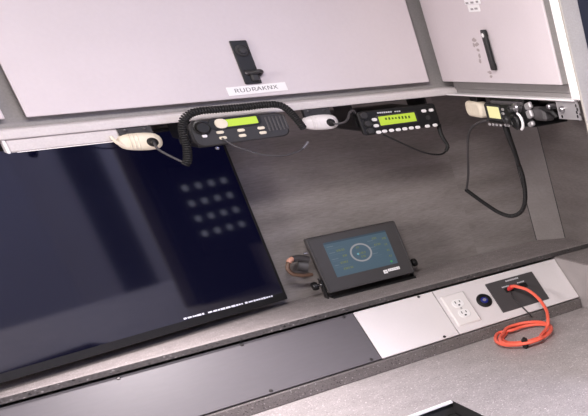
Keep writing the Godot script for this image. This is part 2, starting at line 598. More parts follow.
	for s in [-1, 1]:
		rbox(st, Transform3D(tilt, c) * Transform3D(Basis(), Vector3(0, 0.040 * s, 0.0025)), Vector3(0.012, 0.014, 0.005), 0.001)
	slab(st, Transform3D(tilt, c).translated_local(Vector3(0, 0, 0.004)), 0.020, 0.099, 0.002, 0.007, 0.002)
	var pull := done("bar_pull", st, M.black, d)
	pull.set_meta("label", "black upright bar pull")
	st = begin()
	lathe(st, Transform3D(tilt, c).translated_local(Vector3(0.0005, 0.036, 0.0108)), [[0.0055, 0.0], [0.0055, 0.0012], [0.004, 0.002], [0.0, 0.002]], 16)
	done("pull_screw", st, M.white, d)
	# torn tape left on the paint, and a pale sticker of two rows
	var rng := RandomNumberGenerator.new()
	rng.seed = 4
	var gum := plain(Color(0.66, 0.62, 0.615), 0.8)
	for q in [[474, 40, 0.020, 0.010], [477, 44.5, 0.018, 0.009], [474, 45.5, 0.010, 0.010], [478, 50, 0.012, 0.009], [479.5, 56, 0.010, 0.012], [480.2, 61, 0.013, 0.010], [489.5, 72.5, 0.018, 0.007], [491, 76.5, 0.013, 0.006]]:
		st = begin()
		scrap(st, Transform3D(rb, ax(q[0], q[1], CAB_X)), q[2] * 1.5, q[3] * 1.4, rng)
		done("tape_scrap", st, gum, d)
	st = begin()
	for q in [[472, 0, 0.082, 0.020], [474, 8.2, 0.060, 0.017]]:
		var w := ax(q[0], q[1], CAB_X)
		slab(st, Transform3D(rb, w), q[2], q[3], 0.003, 0.0008, 0.0002)
	done("sticker", st, M.paper, d)
	st = begin()
	for q in [[467, 3.2, 0.014], [472, 2.6, 0.016], [477, 1.8, 0.012], [472, 9.2, 0.014], [476, 8.6, 0.016]]:
		var w := ax(q[0], q[1], CAB_X - 0.001)
		slab(st, Transform3D(rb, w), q[2], 0.0045, 0.001, 0.0004, 0.0001)
	done("sticker_print", st, plain(Color(0.62, 0.60, 0.61), 0.7), d)

func scrap(st: SurfaceTool, xf: Transform3D, w: float, h: float, rng: RandomNumberGenerator) -> void:
	var a := []
	var b := []
	for i in 9:
		var t := TAU * i / 9.0
		var r := 0.5 + 0.5 * rng.randf()
		a.append(xf * Vector3(cos(t) * w * r / 2.0, sin(t) * h * r / 2.0, -0.0004))
		b.append(xf * Vector3(cos(t) * w * r / 2.0, sin(t) * h * r / 2.0, 0.0004))
	loft(st, [a, b])

# rolled rail: rounded section swept from a to b along x
func lip(st: SurfaceTool, a: Vector3, b: Vector3, bas: Basis, front: float, foot: float, h: float) -> void:
	var prof := [Vector2(-0.034, 0), Vector2(-0.003, 0), Vector2(-0.0006, 0.0012), Vector2(0, 0.004), Vector2(0, h * 0.62), Vector2(-0.002, h * 0.82), Vector2(-0.007, h * 0.95), Vector2(-0.014, h), Vector2(-0.034, h)]
	var la := []
	var lb := []
	for q in prof:
		la.append(Vector3(a.x, foot + q.y, front + q.x))
		lb.append(Vector3(b.x, foot + q.y, front + q.x))
	prism(st, la, lb)

func slope_basis() -> Basis:
	var up := (PAN_T - PAN_B).normalized()
	return Basis(Vector3.RIGHT, up, Vector3.RIGHT.cross(up))
# a point of the slope: x, and s metres up the slope from its foot
func sl(x: float, s: float, lift := 0.0) -> Transform3D:
	var b := slope_basis()
	return Transform3D(b, Vector3(x, PAN_B.y, PAN_B.z) + b.y * s + b.z * lift)

func build_ledge_and_panels() -> void:
	var len := (PAN_T - PAN_B).length()
	# ledge
	var t := thing("wall_ledge", Vector3(0.5, LEDGE - 0.018, 0.1), "grey speckled ledge along the back wall under the dark screen", "ledge")
	var st := begin()
	var prof := [Vector2(0.0, 0.0), Vector2(0.222, 0.0), Vector2(0.2268, 0.004), Vector2(0.2274, 0.010), Vector2(0.2262, 0.0155), Vector2(0.222, 0.018), Vector2(0.0, 0.018)]
	var la := []
	var lb := []
	for q in prof:
		la.append(Vector3(-1.2, LEDGE - 0.018 + q.y, q.x))
		lb.append(Vector3(XR, LEDGE - 0.018 + q.y, q.x))
	prism(st, la, lb)
	done("ledge_top", st, M.carpet, t)
	st = begin()
	span(st, Vector3(-1.2, LEDGE - 0.0165, 0.2265), Vector3(XR, LEDGE - 0.0015, 0.2290), 0.0008)
	done("edge_band", st, M.edge, t)
	# grey metal panel
	var parts := [["service_panel", -1.2, 0.7725, M.grey_panel, "long dark grey metal panel with screws below the dark screen", [-0.25, 0.255, 0.504, 0.748]],
		["service_panel", 0.7745, 0.9945, M.white_panel, "blank white metal panel between grey panel and power outlet", [0.953]],
		["service_panel", 0.9965, 1.404, M.white_panel, "white metal panel carrying outlet, round socket and black port plate", []]]
	for p in parts:
		var mid: float = (p[1] + p[2]) / 2.0
		t = thing(p[0], sl(mid, 0.0).origin, p[4], "panel")
		st = begin()
		rbox(st, sl(mid, len / 2.0, -0.003), Vector3(p[2] - p[1], len - 0.012, 0.006), 0.0008)
		done("plate", st, p[3], t)
		for x in p[5]:
			for s in [0.013, len - 0.012]:
				st = begin()
				lathe(st, sl(x, s), [[0.0042, -0.001], [0.0042, 0.0012], [0.003, 0.0024], [0.0, 0.0026]], 14)
				done("screw", st, M.screw, t)
	# upstand between counter and panels
	t = thing("counter_upstand", Vector3(0.3, COUNTER, 0.3), "low speckled upstand along the foot of the sloped panels", "upstand")
	st = begin()
	span(st, Vector3(-1.2, COUNTER + 0.0005, 0.0), Vector3(1.404, PAN_B.y - 0.001, PAN_B.z + 0.001), 0.002)
	done("riser", st, M.riser, t)
	# side console beyond the white panels: pale face, speckled top
	t = thing("side_console", Vector3(1.47, COUNTER, 0.7), "pale grey console face running along the side wall", "console")
	st = begin()
	span(st, Vector3(1.406, COUNTER + 0.0005, 0.0), Vector3(XR, 0.884, 1.08), 0.001)
	done("face", st, M.side_panel, t)
	st = begin()
	span(st, Vector3(1.405, 0.884, 0.0), Vector3(XR, 0.888, 1.08), 0.001)
	done("top", st, M.carpet, t)
	# counter with a sunken tray
	t = thing("countertop", Vector3(0.3, COUNTER - 0.04, 0.6), "grey speckled countertop with a sunken tray in it", "counter")
	var body := CSGBox3D.new()
	body.name = "top"
	body.size = Vector3(2.87, 0.04, 1.6)
	body.position = Vector3(0.1, COUNTER - 0.02, 0.8) - O
	body.material = M.counter
	t.add_child(body)
	var k := ay(451, 400, COUNTER)      # far right corner of the opening
	var hole := CSGBox3D.new()
	hole.name = "opening"
	hole.operation = CSGShape3D.OPERATION_SUBTRACTION
	hole.size = Vector3(0.40, 0.1, 0.36)
	hole.position = Vector3(k.x - 0.20, COUNTER, k.z + 0.18) - Vector3(0.1, COUNTER - 0.02, 0.8)
	hole.material = M.charcoal
	body.add_child(hole)
	st = begin()
	span(st, Vector3(k.x - 0.399, COUNTER - 0.058, k.z + 0.001), Vector3(k.x - 0.001, COUNTER - 0.041, k.z + 0.359), 0.001)
	done("tray", st, M.charcoal, t)
	st = begin()
	span(st, Vector3(k.x - 0.399, COUNTER - 0.006, k.z + 0.0005), Vector3(k.x - 0.001, COUNTER + 0.0012, k.z + 0.012), 0.001)
	done("tray_rim", st, M.white, t)
	# the desk front that carries the counter
	st = begin()
	span(st, Vector3(-1.3, 0.0, 0.0), Vector3(XR, COUNTER - 0.06, 0.72), 0.002)
	structure("wall_base", st, M.charcoal)

func build_screen() -> void:
	var br := Vector3(0.676, 0.929, 0.06)
	var bl := Vector3(0.074, 0.929, 0.195)
	var u := (br - bl); u.y = 0; u = u.normalized()
	var n := u.cross(Vector3.UP)
	var w := 0.95
	var h := 0.512
	var b := Basis(u, Vector3.UP, n)
	var c := br - u * w / 2.0 + Vector3.UP * h / 2.0
	var t := thing("flat_screen", Vector3(c.x, LEDGE, c.z), "large dark flat screen with thin black edge standing over the ledge", "screen")
	var st := begin()
	slab(st, Transform3D(b, c - n * 0.032), w, h, 0.003, 0.032, 0.0015)
	done("casing", st, M.black, t)
	st = begin()
	slab(st, Transform3D(b, c - n * 0.0005 + Vector3.UP * 0.007), w - 0.014, h - 0.030, 0.001, 0.001, 0.0002)
	var s := done("display", st, M.tv, t)
	st = begin()   # caption: small bright marks low on the picture
	var rng := RandomNumberGenerator.new()
	rng.seed = 12
	var a := Vector3(az(186, 318.5, 0.105).x, 0, 0)
	var p0 := on_plane(185, 318.5, c, n)
	var p1 := on_plane(272, 296, c, n)
	var x := 0.0
	var run := (p1 - p0).length()
	while x < run:
		var g := 0.0035 + 0.003 * rng.randf()
		if absf(x / run - 0.215) > 0.012 and absf(x / run - 0.665) > 0.012:
			rbox(st, Transform3D(b, p0.lerp(p1, x / run) + n * 0.0008), Vector3(g, 0.0035 + 0.002 * rng.randf(), 0.0006), 0.0001)
		x += g + 0.0012
	done("caption", st, M.caption, t)
	st = begin()
	rbox(st, Transform3D(b, c - n * 0.036), Vector3(0.30, 0.20, 0.012), 0.003)
	done("mount_plate", st, M.black, t)
	st = begin()
	span(st, Vector3(c.x - 0.04, c.y - 0.06, 0.0), Vector3(c.x + 0.04, c.y + 0.06, c.z - 0.038), 0.003)
	done("wall_arm", st, M.black, t)
func on_plane(u: float, v: float, p: Vector3, n: Vector3) -> Vector3:
	var r := ray(u, v)
	return EYE + r * ((p - EYE).dot(n) / r.dot(n))

func build_display() -> void:
	var yaw := -0.0667
	var tilt := 0.1391
	var roll := 0.0189
	var u := Vector3(cos(yaw), 0, -sin(yaw))
	var nn := Vector3(sin(yaw), 0, cos(yaw))
	var v := Vector3(0, cos(tilt), 0) - nn * sin(tilt)
	var u2 := u * cos(roll) + v * sin(roll)
	var v2 := v * cos(roll) - u * sin(roll)
	var b := Basis(u2, v2, u2.cross(v2))
	var c := Vector3(0.8834, 1.0106, 0.0966)
	var t := thing("control_display", Vector3(0.884, LEDGE, 0.09), "small dark touch display with lit blue screen on a knobbed bracket", "display")
	var xf := Transform3D(b, c)
	var st := begin()
	loft(st, [rounded(xf, 0.2300, 0.164, 0.006, -0.032), rounded(xf, 0.2371, 0.1708, 0.006, -0.028), rounded(xf, 0.2371, 0.1708, 0.005, -0.006), rounded(xf, 0.2371, 0.1708, 0.005, -0.002), rounded(xf, 0.2331, 0.1668, 0.004, 0.0)])
	done("casing", st, M.case_grey, t)
	# raised rim round the edge of the face
	st = begin()
	for e in [[0, 0.0822, 0.2331, 0.004], [0, -0.0822, 0.2331, 0.004], [0.1155, 0, 0.004, 0.165], [-0.1155, 0, 0.004, 0.165]]:
		rbox(st, xf * Transform3D(Basis(), Vector3(e[0], e[1], 0.0008)), Vector3(e[2], e[3], 0.0026), 0.0008)
	done("rim", st, M.case_grey, t)
	# picture
	var q := QuadMesh.new()
	q.size = Vector2(0.166, 0.107)
	var s := MeshInstance3D.new()
	s.name = "screen"
	s.mesh = q
	s.material_override = display_picture()
	s.transform = Transform3D(b, c + b * Vector3(0.0006, 0.0094, 0.0006) - O)
	t.add_child(s)
	# maker's plate: square mark and a word
	st = begin()
	slab(st, xf * Transform3D(Basis(), Vector3(0.042, -0.0615, 0.0)), 0.011, 0.011, 0.001, 0.0012, 0.0002)
	slab(st, xf * Transform3D(Basis(), Vector3(0.0660, -0.0595, 0.0)), 0.033, 0.0085, 0.001, 0.0012, 0.0002)
	done("badge", st, M.paper, t)
	st = begin()
	slab(st, xf * Transform3D(Basis(), Vector3(0.042, -0.0615, 0.001)), 0.005, 0.005, 0.001, 0.0004, 0.0001)
	for k in 5:
		slab(st, xf * Transform3D(Basis(), Vector3(0.0540 + k * 0.006, -0.0595, 0.001)), 0.004, 0.004, 0.0005, 0.0004, 0.0001)
	done("badge_print", st, M.print_white, t)
	# bracket: base on the ledge, two arms, knobs
	st = begin()
	span(st, Vector3(0.772, LEDGE, 0.035), Vector3(1.005, LEDGE + 0.006, 0.105), 0.001)
	done("bracket_base", st, M.black, t)
	for sgn in [-1.0, 1.0]:
		st = begin()
		var foot := Vector3(0.884 + sgn * 0.1205, LEDGE, 0.075)
		span(st, foot + Vector3(-0.0018, 0.0, -0.014), foot + Vector3(0.0018, 0.062, 0.014), 0.001)
		done("bracket_arm", st, M.black, t)
		st = begin()
		var out := Basis(Vector3.BACK, Vector3.UP, Vector3.RIGHT * sgn)
		var at := foot + Vector3(sgn * 0.0015, 0.044, 0.0)
		lathe(st, Transform3D(Basis(Vector3(0, 0, -sgn), Vector3.UP, Vector3(sgn, 0, 0)), at), [[0.004, 0.0], [0.004, 0.009], [0.0115, 0.010], [0.013, 0.013], [0.013, 0.020], [0.011, 0.023], [0.0, 0.024]], 18)
		done("knob", st, M.black, t)
		st = begin()
		lathe(st, Transform3D(Basis(Vector3(0, 0, -sgn), Vector3.UP, Vector3(sgn, 0, 0)), foot + Vector3(sgn * 0.0015, 0.044, 0.0)), [[0.006, 0.0], [0.006, 0.004], [0.0, 0.0042]], 14)
		done("washer", st, M.steel, t)
	# cable looping out at the left side
	st = begin()
	tube(st, smooth_path([az(312, 274.5, 0.072), az(303, 275.5, 0.080), az(293, 274, 0.084), az(288, 269, 0.084), az(288.5, 263, 0.080), az(293, 259.5, 0.072)]), 0.0055, 10)
	done("cable", st, M.brown, t)
	st = begin()
	tube(st, smooth_path([az(288.6, 262.5, 0.080), az(290, 260.4, 0.078), az(292.5, 258.6, 0.074)]), 0.0068, 10)
	done("cable_tip", st, M.copper, t)
	st = begin()
	tube(st, smooth_path([az(292, 259.5, 0.072), az(299, 258, 0.066), az(308, 259.5, 0.062)]), 0.010, 12)
	tube(st, smooth_path([az(298, 265, 0.05), az(308, 266, 0.055)]), 0.018, 14)
	done("connector", st, M.dark_grey, t)
	st = begin()
	lathe(st, Transform3D(Basis(Vector3(0, 0, 1), Vector3.UP, Vector3(-1, 0, 0)), az(305, 253.5, 0.078)), [[0.0045, -0.006], [0.0045, 0.003], [0.0, 0.004]], 12)
	done("side_screw", st, M.steel, t)

func display_picture() -> StandardMaterial3D:
	var w := 498
	var h := 321
	var img := Image.create(w, h, false, Image.FORMAT_RGB8)
	img.fill(Color(0.27, 0.345, 0.39))
	var fine := Color(0.36, 0.42, 0.46)
	var gold := Color(0.47, 0.49, 0.20)
	img.fill_rect(Rect2i(0, 0, w, 16), Color(0.20, 0.265, 0.31))
	for r in [[14, 60, 120], [14, 118, 120], [14, 176, 120], [14, 234, 120], [340, 90, 60], [340, 150, 60], [340, 210, 60]]:
		img.fill_rect(Rect2i(r[0], r[1], r[2], 2), fine)
	for r in [[16, 40, 50], [16, 98, 44], [16, 156, 50], [16, 214, 36], [330, 66, 44], [330, 126, 44], [330, 186, 44]]:
		img.fill_rect(Rect2i(r[0], r[1], r[2], 4), Color(0.42, 0.47, 0.50))
	var rng := RandomNumberGenerator.new()
	rng.seed = 5
	for r in [[74, 82, 5], [104, 138, 3], [66, 194, 5], [72, 252, 6], [372, 44, 3], [448, 62, 3], [372, 104, 4], [452, 120, 2], [452, 176, 2], [452, 232, 2], [234, 148, 4], [240, 182, 3], [228, 92, 2]]:
		for k in r[2]:
			img.fill_rect(Rect2i(r[0] + k * 13, r[1], 8, 3), gold)
			img.fill_rect(Rect2i(r[0] + k * 13 + (0 if rng.randf() < 0.5 else 6), r[1], 3, 16), gold)
			img.fill_rect(Rect2i(r[0] + k * 13, r[1] + 13, 8, 3), gold)
	for y in range(40, 280):
		for x in range(150, 350):
			var d := Vector2(x - 249, y - 150).length()
			if absf(d - 78.0) < 7.0:
				img.set_pixel(x, y, Color(0.56, 0.55, 0.56))
			elif Vector2(x - 222, y - 158).length() < 9.0:
				img.set_pixel(x, y, Color(0.42, 0.62, 0.66))
	img.fill_rect(Rect2i(444, 286, 14, 14), Color(0.20, 0.66, 0.22))
	img.generate_mipmaps()
	var tex := ImageTexture.create_from_image(img)
	var m := plain(Color(0.02, 0.02, 0.02), 0.3)
	m.emission_enabled = true
	m.emission = Color.WHITE
	m.emission_operator = BaseMaterial3D.EMISSION_OP_MULTIPLY
	m.emission_texture = tex
	m.emission_energy_multiplier = 1.0
	return m

# a hand microphone lying sideways in its clip; a and b are its ends, cord leaves at g
func microphone(a: Vector3, b: Vector3, r: float, mat: Material, hook: bool, label: String) -> Node3D:
	var t := thing("hand_microphone", (a + b) / 2.0, label, "microphone", "hand microphones under the cabinets")
	var d := (b - a)
	var l := d.length()
	d = d.normalized()
	var up := (Vector3.UP - d * d.y).normalized()
	var out := d.cross(up)
	var st := begin()
	var loops := []
	for k in [[0.0, 0.10, 0.0], [0.02, 0.42, 0.0], [0.07, 0.66, 0.0], [0.16, 0.83, 0.0], [0.30, 0.94, 0.0], [0.48, 1.0, 0.0], [0.66, 1.0, 0.0], [0.80, 0.94, 0.0], [0.90, 0.80, 0.0], [0.965, 0.56, 0.0], [0.992, 0.28, 0.0], [1.0, 0.05, 0.0]]:
		var lp := []
		for i in 20:
			var th := TAU * i / 20
			var cx := signf(cos(th)) * pow(absf(cos(th)), 0.8)
			var sy := signf(sin(th)) * pow(absf(sin(th)), 0.8)
			lp.append(a + d * (l * k[0]) + up * (sy * r * k[1]) + out * (cx * r * 0.8 * k[1]))
		loops.append(lp)
	loft(st, loops, true, true, true)
	done("shell", st, mat, t)
	# ribs across the back, and the seam
	st = begin()
	for k in 3:
		var p := a + d * (l * (0.26 + 0.09 * k))
		var pts := []
		for i in 9:
			var th := lerpf(-0.9, 1.1, i / 8.0)
			var cx := signf(cos(th)) * pow(absf(cos(th)), 0.8)
			var sy := signf(sin(th)) * pow(absf(sin(th)), 0.8)
			pts.append(p + up * (sy * r * 0.96) + out * (cx * r * 0.775))
		tube(st, pts, 0.0012, 6)
	done("rib", st, mat, t)
	if hook:
		st = begin()
		tube(st, smooth_path([a + d * l * 0.18 - up * r * 0.55 + out * r * 0.3, a + d * l * 0.02 - up * r * 0.1 + out * r * 0.45, a - d * l * 0.07 + up * r * 0.35 + out * r * 0.45, a - d * l * 0.10 + up * r * 0.75 + out * r * 0.4]), 0.0052, 10, 0.003)
		done("clip_tab", st, mat, t)
	# black strain relief
	var g := a + d * (l * 0.74) - up * r * 0.08 + out * r * 0.70
	st = begin()
	lathe(st, Transform3D(Basis(d, up, out), g), [[r * 0.50, -0.004], [r * 0.50, 0.002], [r * 0.40, 0.006], [r * 0.26, 0.009], [r * 0.2, 0.016], [0.0, 0.017]], 20)
	done("strain_relief", st, M.rubber, t)
	# hanger with two screws up to the cabinet
	st = begin()
	span(st, Vector3(a.x + d.x * l * 0.15 - 0.002, (a.y + b.y) / 2.0 + r * 0.6, a.z - r * 0.5) , Vector3(a.x + d.x * l * 0.85 + 0.002, CAB_Y - 0.0005, a.z + d.z * l + r * 0.25), 0.001)
	done("hanger", st, M.charcoal, t)
	for f in [0.28, 0.72]:
		st = begin()
		lathe(st, Transform3D(Basis(), Vector3(a.x + d.x * l * f, CAB_Y - 0.006, a.z + d.z * l * f + r * 0.25 - 0.001)), [[0.0035, 0.0], [0.0035, 0.002], [0.0, 0.0035]], 12)
		done("screw", st, M.screw, t)
	return t
func mic_grommet(a: Vector3, b: Vector3, r: float) -> Vector3:
	var d := (b - a)
	var l := d.length()
	d = d.normalized()
	var up := (Vector3.UP - d * d.y).normalized()
	return a + d * (l * 0.74) - up * r * 0.08 + d.cross(up) * (r * 0.70 + 0.014)

func flat_button(st: SurfaceTool, p: Vector3, b: Basis, w: float, h: float) -> void:
	slab(st, Transform3D(b, p), w, h, h * 0.5, 0.0028, 0.001)

func build_radios() -> void:
	var st := begin()
	# ----- microphone 1 with its long coiled cord -----
	var a := az(117, 142.5, 0.41)
	var b := az(162, 140.5, 0.41)
	var t := microphone(a, b, 0.020, M.cream, true, "cream hand microphone beside the strip lamp, its coiled cord lying over a radio")
	var g := mic_grommet(a, b, 0.020)
	st = begin()
	tube(st, smooth_path([g, az(158, 149, 0.45), az(170, 156, 0.455), az(184, 162.5, 0.46)]), 0.0026, 8)
	done("cord_lead", st, M.dark_grey, t)
	st = begin()
	coil(st, smooth_path([az(185, 164, 0.462), az(187.5, 160, 0.465), az(187, 148, 0.468), az(184, 137, 0.47), az(182.5, 127, 0.472), az(184.5, 119, 0.474), az(191, 113.5, 0.478), az(201, 110.8, 0.48), az(220, 109.2, 0.48), az(245, 107, 0.48), az(265, 104.8, 0.48), az(279, 105, 0.478), az(288, 110, 0.474), az(296, 118.5, 0.468), az(303.5, 128, 0.462)]), 0.0062, 0.0026, 0.0052)
	done("coiled_cord", st, M.rubber, t)
	# ----- radio 1: rounded face, green display, slotted speaker -----
	var z := 0.455
	var c := az(241.5, 129.2, z)
	var bb := Basis(Vector3.BACK, 0.015)
	var w := 0.187
	var h := 0.058
	t = thing("two_way_radio", Vector3(c.x, CAB_Y, 0.35), "black two-way radio with rounded face, oval buttons and slotted speaker, green display", "radio", "radios hung under the overhead cabinets")
	st = begin()
	span(st, Vector3(c.x - 0.08, c.y - 0.024, 0.20), Vector3(c.x + 0.08, c.y + 0.018, z - 0.016), 0.004)
	done("body", st, M.black, t)
	st = begin()
	var xf := Transform3D(bb, c)
	loft(st, [rounded(xf, w * 0.92, h * 0.86, 0.014, -0.020), rounded(xf, w, h, 0.017, -0.012), rounded(xf, w, h, 0.017, -0.004), rounded(xf, w - 0.006, h - 0.006, 0.015, 0.0)])
	done("faceplate", st, M.charcoal, t)
	st = begin()
	var p := az(235, 122, z)
	slab(st, Transform3D(bb, p + Vector3(0, 0, 0.0)), 0.100, 0.026, 0.010, 0.0022, 0.001)
	done("display_bezel", st, M.black, t)
	st = begin()
	slab(st, Transform3D(bb, az(239, 121.6, z + 0.002)), 0.072, 0.0165, 0.002, 0.001, 0.0002)
	done("display", st, M.lcd, t)
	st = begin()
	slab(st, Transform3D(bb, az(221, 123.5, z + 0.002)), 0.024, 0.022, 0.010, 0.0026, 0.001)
	done("painted_glare", st, M.cream, t)  # pale blob standing for glare at the left of the display
	for q in [[220, 132.3], [241, 130.2], [261, 127.9], [223, 137.8], [242.5, 135.5], [263, 132.6]]:
		st = begin()
		flat_button(st, az(q[0], q[1], z), bb, 0.0145, 0.0068)
		done("button", st, M.cream, t)
	st = begin()
	lathe(st, Transform3D(bb, az(201.7, 127.5, z)), [[0.0165, -0.001], [0.0165, 0.002], [0.0135, 0.003], [0.0125, 0.013], [0.0105, 0.015], [0.0, 0.015]], 24)
	done("volume_knob", st, M.black, t)
	st = begin()
	flat_button(st, az(204.5, 136, z), bb, 0.010, 0.007)
	done("power_key", st, M.white, t)
	for k in 6:
		st = begin()
		var q := az(268.0 + k * 3.6, 124.8 - k * 0.42, z)
		rbox(st, Transform3D(bb, q + Vector3(0, 0.002, 0.0006)), Vector3(0.0042, 0.034, 0.0024), 0.001)
		done("speaker_slat", st, M.dark_grey, t)
	st = begin()
	span(st, Vector3(c.x - 0.086, c.y - 0.033, 0.28), Vector3(c.x - 0.03, c.y - 0.022, z - 0.02), 0.001)
	done("mounting_bracket", st, M.black, t)
	for s in [-1.0, 1.0]:
		st = begin()
		span(st, Vector3(c.x + s * 0.083 - 0.002, c.y - 0.033, 0.28), Vector3(c.x + s * 0.083 + 0.002, CAB_Y - 0.0005, 0.40), 0.001)
		done("bracket_arm", st, M.black, t)
	st = begin()
	lathe(st, Transform3D(Basis(), az(218, 150, z - 0.02) + Vector3(0, 0.004, 0.0)), [[0.0035, -0.004], [0.0035, 0.001], [0.0, 0.002]], 12)
	done("screw", st, M.steel, t)
	# thin lead drooping from the radio face
	st = begin()
	tube(st, smooth_path([az(222, 138, z + 0.004), az(232, 144.5, z + 0.012), az(246, 150.2, z + 0.016), az(262, 154.5, z + 0.016), az(280, 156, z + 0.012), az(294, 153, z + 0.004), az(303, 148.5, z - 0.004), az(307.5, 143, z - 0.01)]), 0.0019, 8)
	done("lead", st, M.dark_grey, t)
	st = begin()
	tube(st, smooth_path([az(303, 148.5, z - 0.004), az(308, 141.8, z - 0.01)]), 0.003, 10)
	done("lead_tip", st, M.steel, t)

	# ----- microphone 2 -----
	a = az(302, 123.5, 0.405)
	b = az(337.5, 121, 0.405)
	t = microphone(a, b, 0.0195, M.plastic_white, false, "white hand microphone between the two wide radios")
	g = mic_grommet(a, b, 0.0195)
	st = begin()
	tube(st, smooth_path([g, az(337, 123.8, 0.44), az(344, 122.3, 0.44), az(348, 118.5, 0.43), az(349.5, 113, 0.42), az(353, 110.5, 0.415), az(356, 113.5, 0.41)]), 0.0028, 8)
	done("cord_lead", st, M.dark_grey, t)

	# ----- radio 2: square face, long row of keys -----
	z = 0.425
	var c2 := az(400.5, 119, z)
	w = 0.196
	h = 0.062
	bb = Basis(Vector3.BACK, 0.012)
	xf = Transform3D(bb, c2)
	t = thing("two_way_radio", Vector3(c2.x, CAB_Y, 0.33), "black two-way radio with green display and long row of pale keys", "radio", "radios hung under the overhead cabinets")
	st = begin()
	span(st, Vector3(c2.x - 0.09, c2.y - 0.024, 0.16), Vector3(c2.x + 0.09, c2.y + 0.024, z - 0.016), 0.004)
	done("body", st, M.black, t)
	st = begin()
	loft(st, [rounded(xf, w * 0.94, h * 0.9, 0.006, -0.020), rounded(xf, w, h, 0.008, -0.012), rounded(xf, w, h, 0.008, -0.003), rounded(xf, w - 0.005, h - 0.005, 0.007, 0.0)])
	done("faceplate", st, M.black, t)
	st = begin()
	slab(st, Transform3D(bb, az(397.5, 118.8, z)), 0.101, 0.031, 0.003, 0.0015, 0.0006)
	done("display_bezel", st, M.charcoal, t)
	st = begin()
	slab(st, Transform3D(bb, az(397.7, 118.9, z + 0.0015)), 0.091, 0.0235, 0.001, 0.0008, 0.0002)
	done("display", st, M.lcd, t)
	st = begin()
	var rng := RandomNumberGenerator.new()
	rng.seed = 8
	for k in 8:
		rbox(st, Transform3D(bb, az(386.0 + k * 3.3, 118.8 - k * 0.27, z + 0.0023)), Vector3(0.0045, 0.004 + 0.004 * rng.randf(), 0.0005), 0.0001)
	done("display_print", st, M.lcd_ink, t)
	st = begin()
	for k in 11:
		if k != 7:
			rbox(st, Transform3D(bb, az(378.0 + k * 2.15, 112.9 - k * 0.17, z)), Vector3(0.0042, 0.0038 if k < 7 else 0.003, 0.0008), 0.0002)
	done("face_print", st, M.print_white, t)
	for q in [[423.7, 110.9], [431, 110.1], [374.3, 119.6], [376.1, 125.7], [378.6, 132.2], [384.5, 131.2], [391.4, 130.4], [398.2, 129.6], [404.7, 128.8], [411.2, 128], [417.6, 127.3], [427.3, 126.1], [435, 125.1]]:
		st = begin()
		flat_button(st, az(q[0], q[1], z), bb, 0.0128, 0.0082)
		done("button", st, M.white, t)
	for q in [[362.5, 115.5, 0.009], [367, 123.5, 0.0085], [369.5, 130.8, 0.008]]:
		st = begin()
		lathe(st, Transform3D(bb, az(q[0] + 0.5, q[1], z)), [[q[2], -0.002], [q[2], 0.006], [q[2] - 0.0015, 0.008], [0.0, 0.008]], 20)
		done("knob", st, M.charcoal, t)
	st = begin()
	lathe(st, Transform3D(bb, az(428, 117.5, z)), [[0.006, -0.001], [0.006, 0.002], [0.0, 0.002]], 18)
	done("jack", st, M.charcoal, t)
	for s in [-1.0, 1.0]:
		st = begin()
		span(st, Vector3(c2.x + s * 0.093 - 0.002, c2.y - 0.012, 0.26), Vector3(c2.x + s * 0.093 + 0.002, CAB_Y - 0.003, 0.385), 0.001)
		done("bracket_arm", st, M.black, t)
	st = begin()
	span(st, Vector3(c2.x - 0.094, CAB_Y - 0.003, 0.26), Vector3(c2.x + 0.094, CAB_Y - 0.0005, 0.385), 0.001)
	done("mounting_bracket", st, M.black, t)
	st = begin()
	tube(st, smooth_path([az(383, 134.5, z - 0.004), az(393, 139, z + 0.002), az(408, 146, z + 0.004), az(422, 151.8, z + 0.002), az(434, 154.5, z - 0.006), az(442, 154, z - 0.012), az(446.5, 150.5, z - 0.016), az(449, 147, z - 0.018)]), 0.0024, 8)
	done("lead", st, M.rubber, t)
	st = begin()
	tube(st, smooth_path([az(438.5, 124, z - 0.03), az(440, 131, z - 0.024), az(443, 138, z - 0.02), az(447.5, 145.5, z - 0.018), az(446, 151, z - 0.016)]), 0.0062, 10, 0.0045)
	done("plug_boot", st, M.rubber, t)

	# ----- microphone 3 and radio 3 under the side cabinet, facing into the room -----
	var rb := Basis(Vector3(0, 0, 1), Vector3.UP, Vector3(-1, 0, 0))
	a = ax(466.5, 108.5, 1.135)
	b = ax(482, 110.5, 1.135)
	t = thing("hand_microphone", (a + b) / 2.0, "white ribbed hand microphone in the corner under the side cabinet, beside the small radio", "microphone", "hand microphones under the cabinets")
	st = begin()
	var mid := (a + b) / 2.0
	var ml := (b - a).length()
	var mx := Transform3D(rb * Basis(Vector3.BACK, -0.05), mid)
	loft(st, [rounded(mx, ml * 0.86, 0.036, 0.014, -0.030), rounded(mx, ml, 0.043, 0.017, -0.020), rounded(mx, ml, 0.043, 0.017, -0.002), rounded(mx, ml * 0.94, 0.039, 0.016, 0.003), rounded(mx, ml * 0.80, 0.031, 0.013, 0.005)], true, true, true)
	done("shell", st, M.cream, t)
	for k in 4:
		st = begin()
		rbox(st, mx * Transform3D(Basis(), Vector3(-ml * 0.22 + k * ml * 0.15, -0.001, 0.0048)), Vector3(0.0018, 0.022, 0.0014), 0.0005)
		done("rib", st, M.cream, t)
	st = begin()
	span(st, Vector3(1.14, mid.y + 0.012, mid.z - 0.02), Vector3(1.165, CAB_Y, mid.z + 0.02), 0.001)
	done("hanger", st, M.black, t)
	# its cord: thin lead out of the radio, a coil hanging down the wall and back up
	st = begin()
	tube(st, smooth_path([ax(487, 120.5, 1.13), ax(479, 122.5, 1.13), ax(471.5, 128, 1.135), ax(468.2, 137, 1.14), ax(467.8, 155, 1.15), ax(468.2, 175, 1.16), ax(466.3, 190, 1.165)]), 0.0032, 8)
	done("cord_lead", st, M.dark_grey, t)
	st = begin()
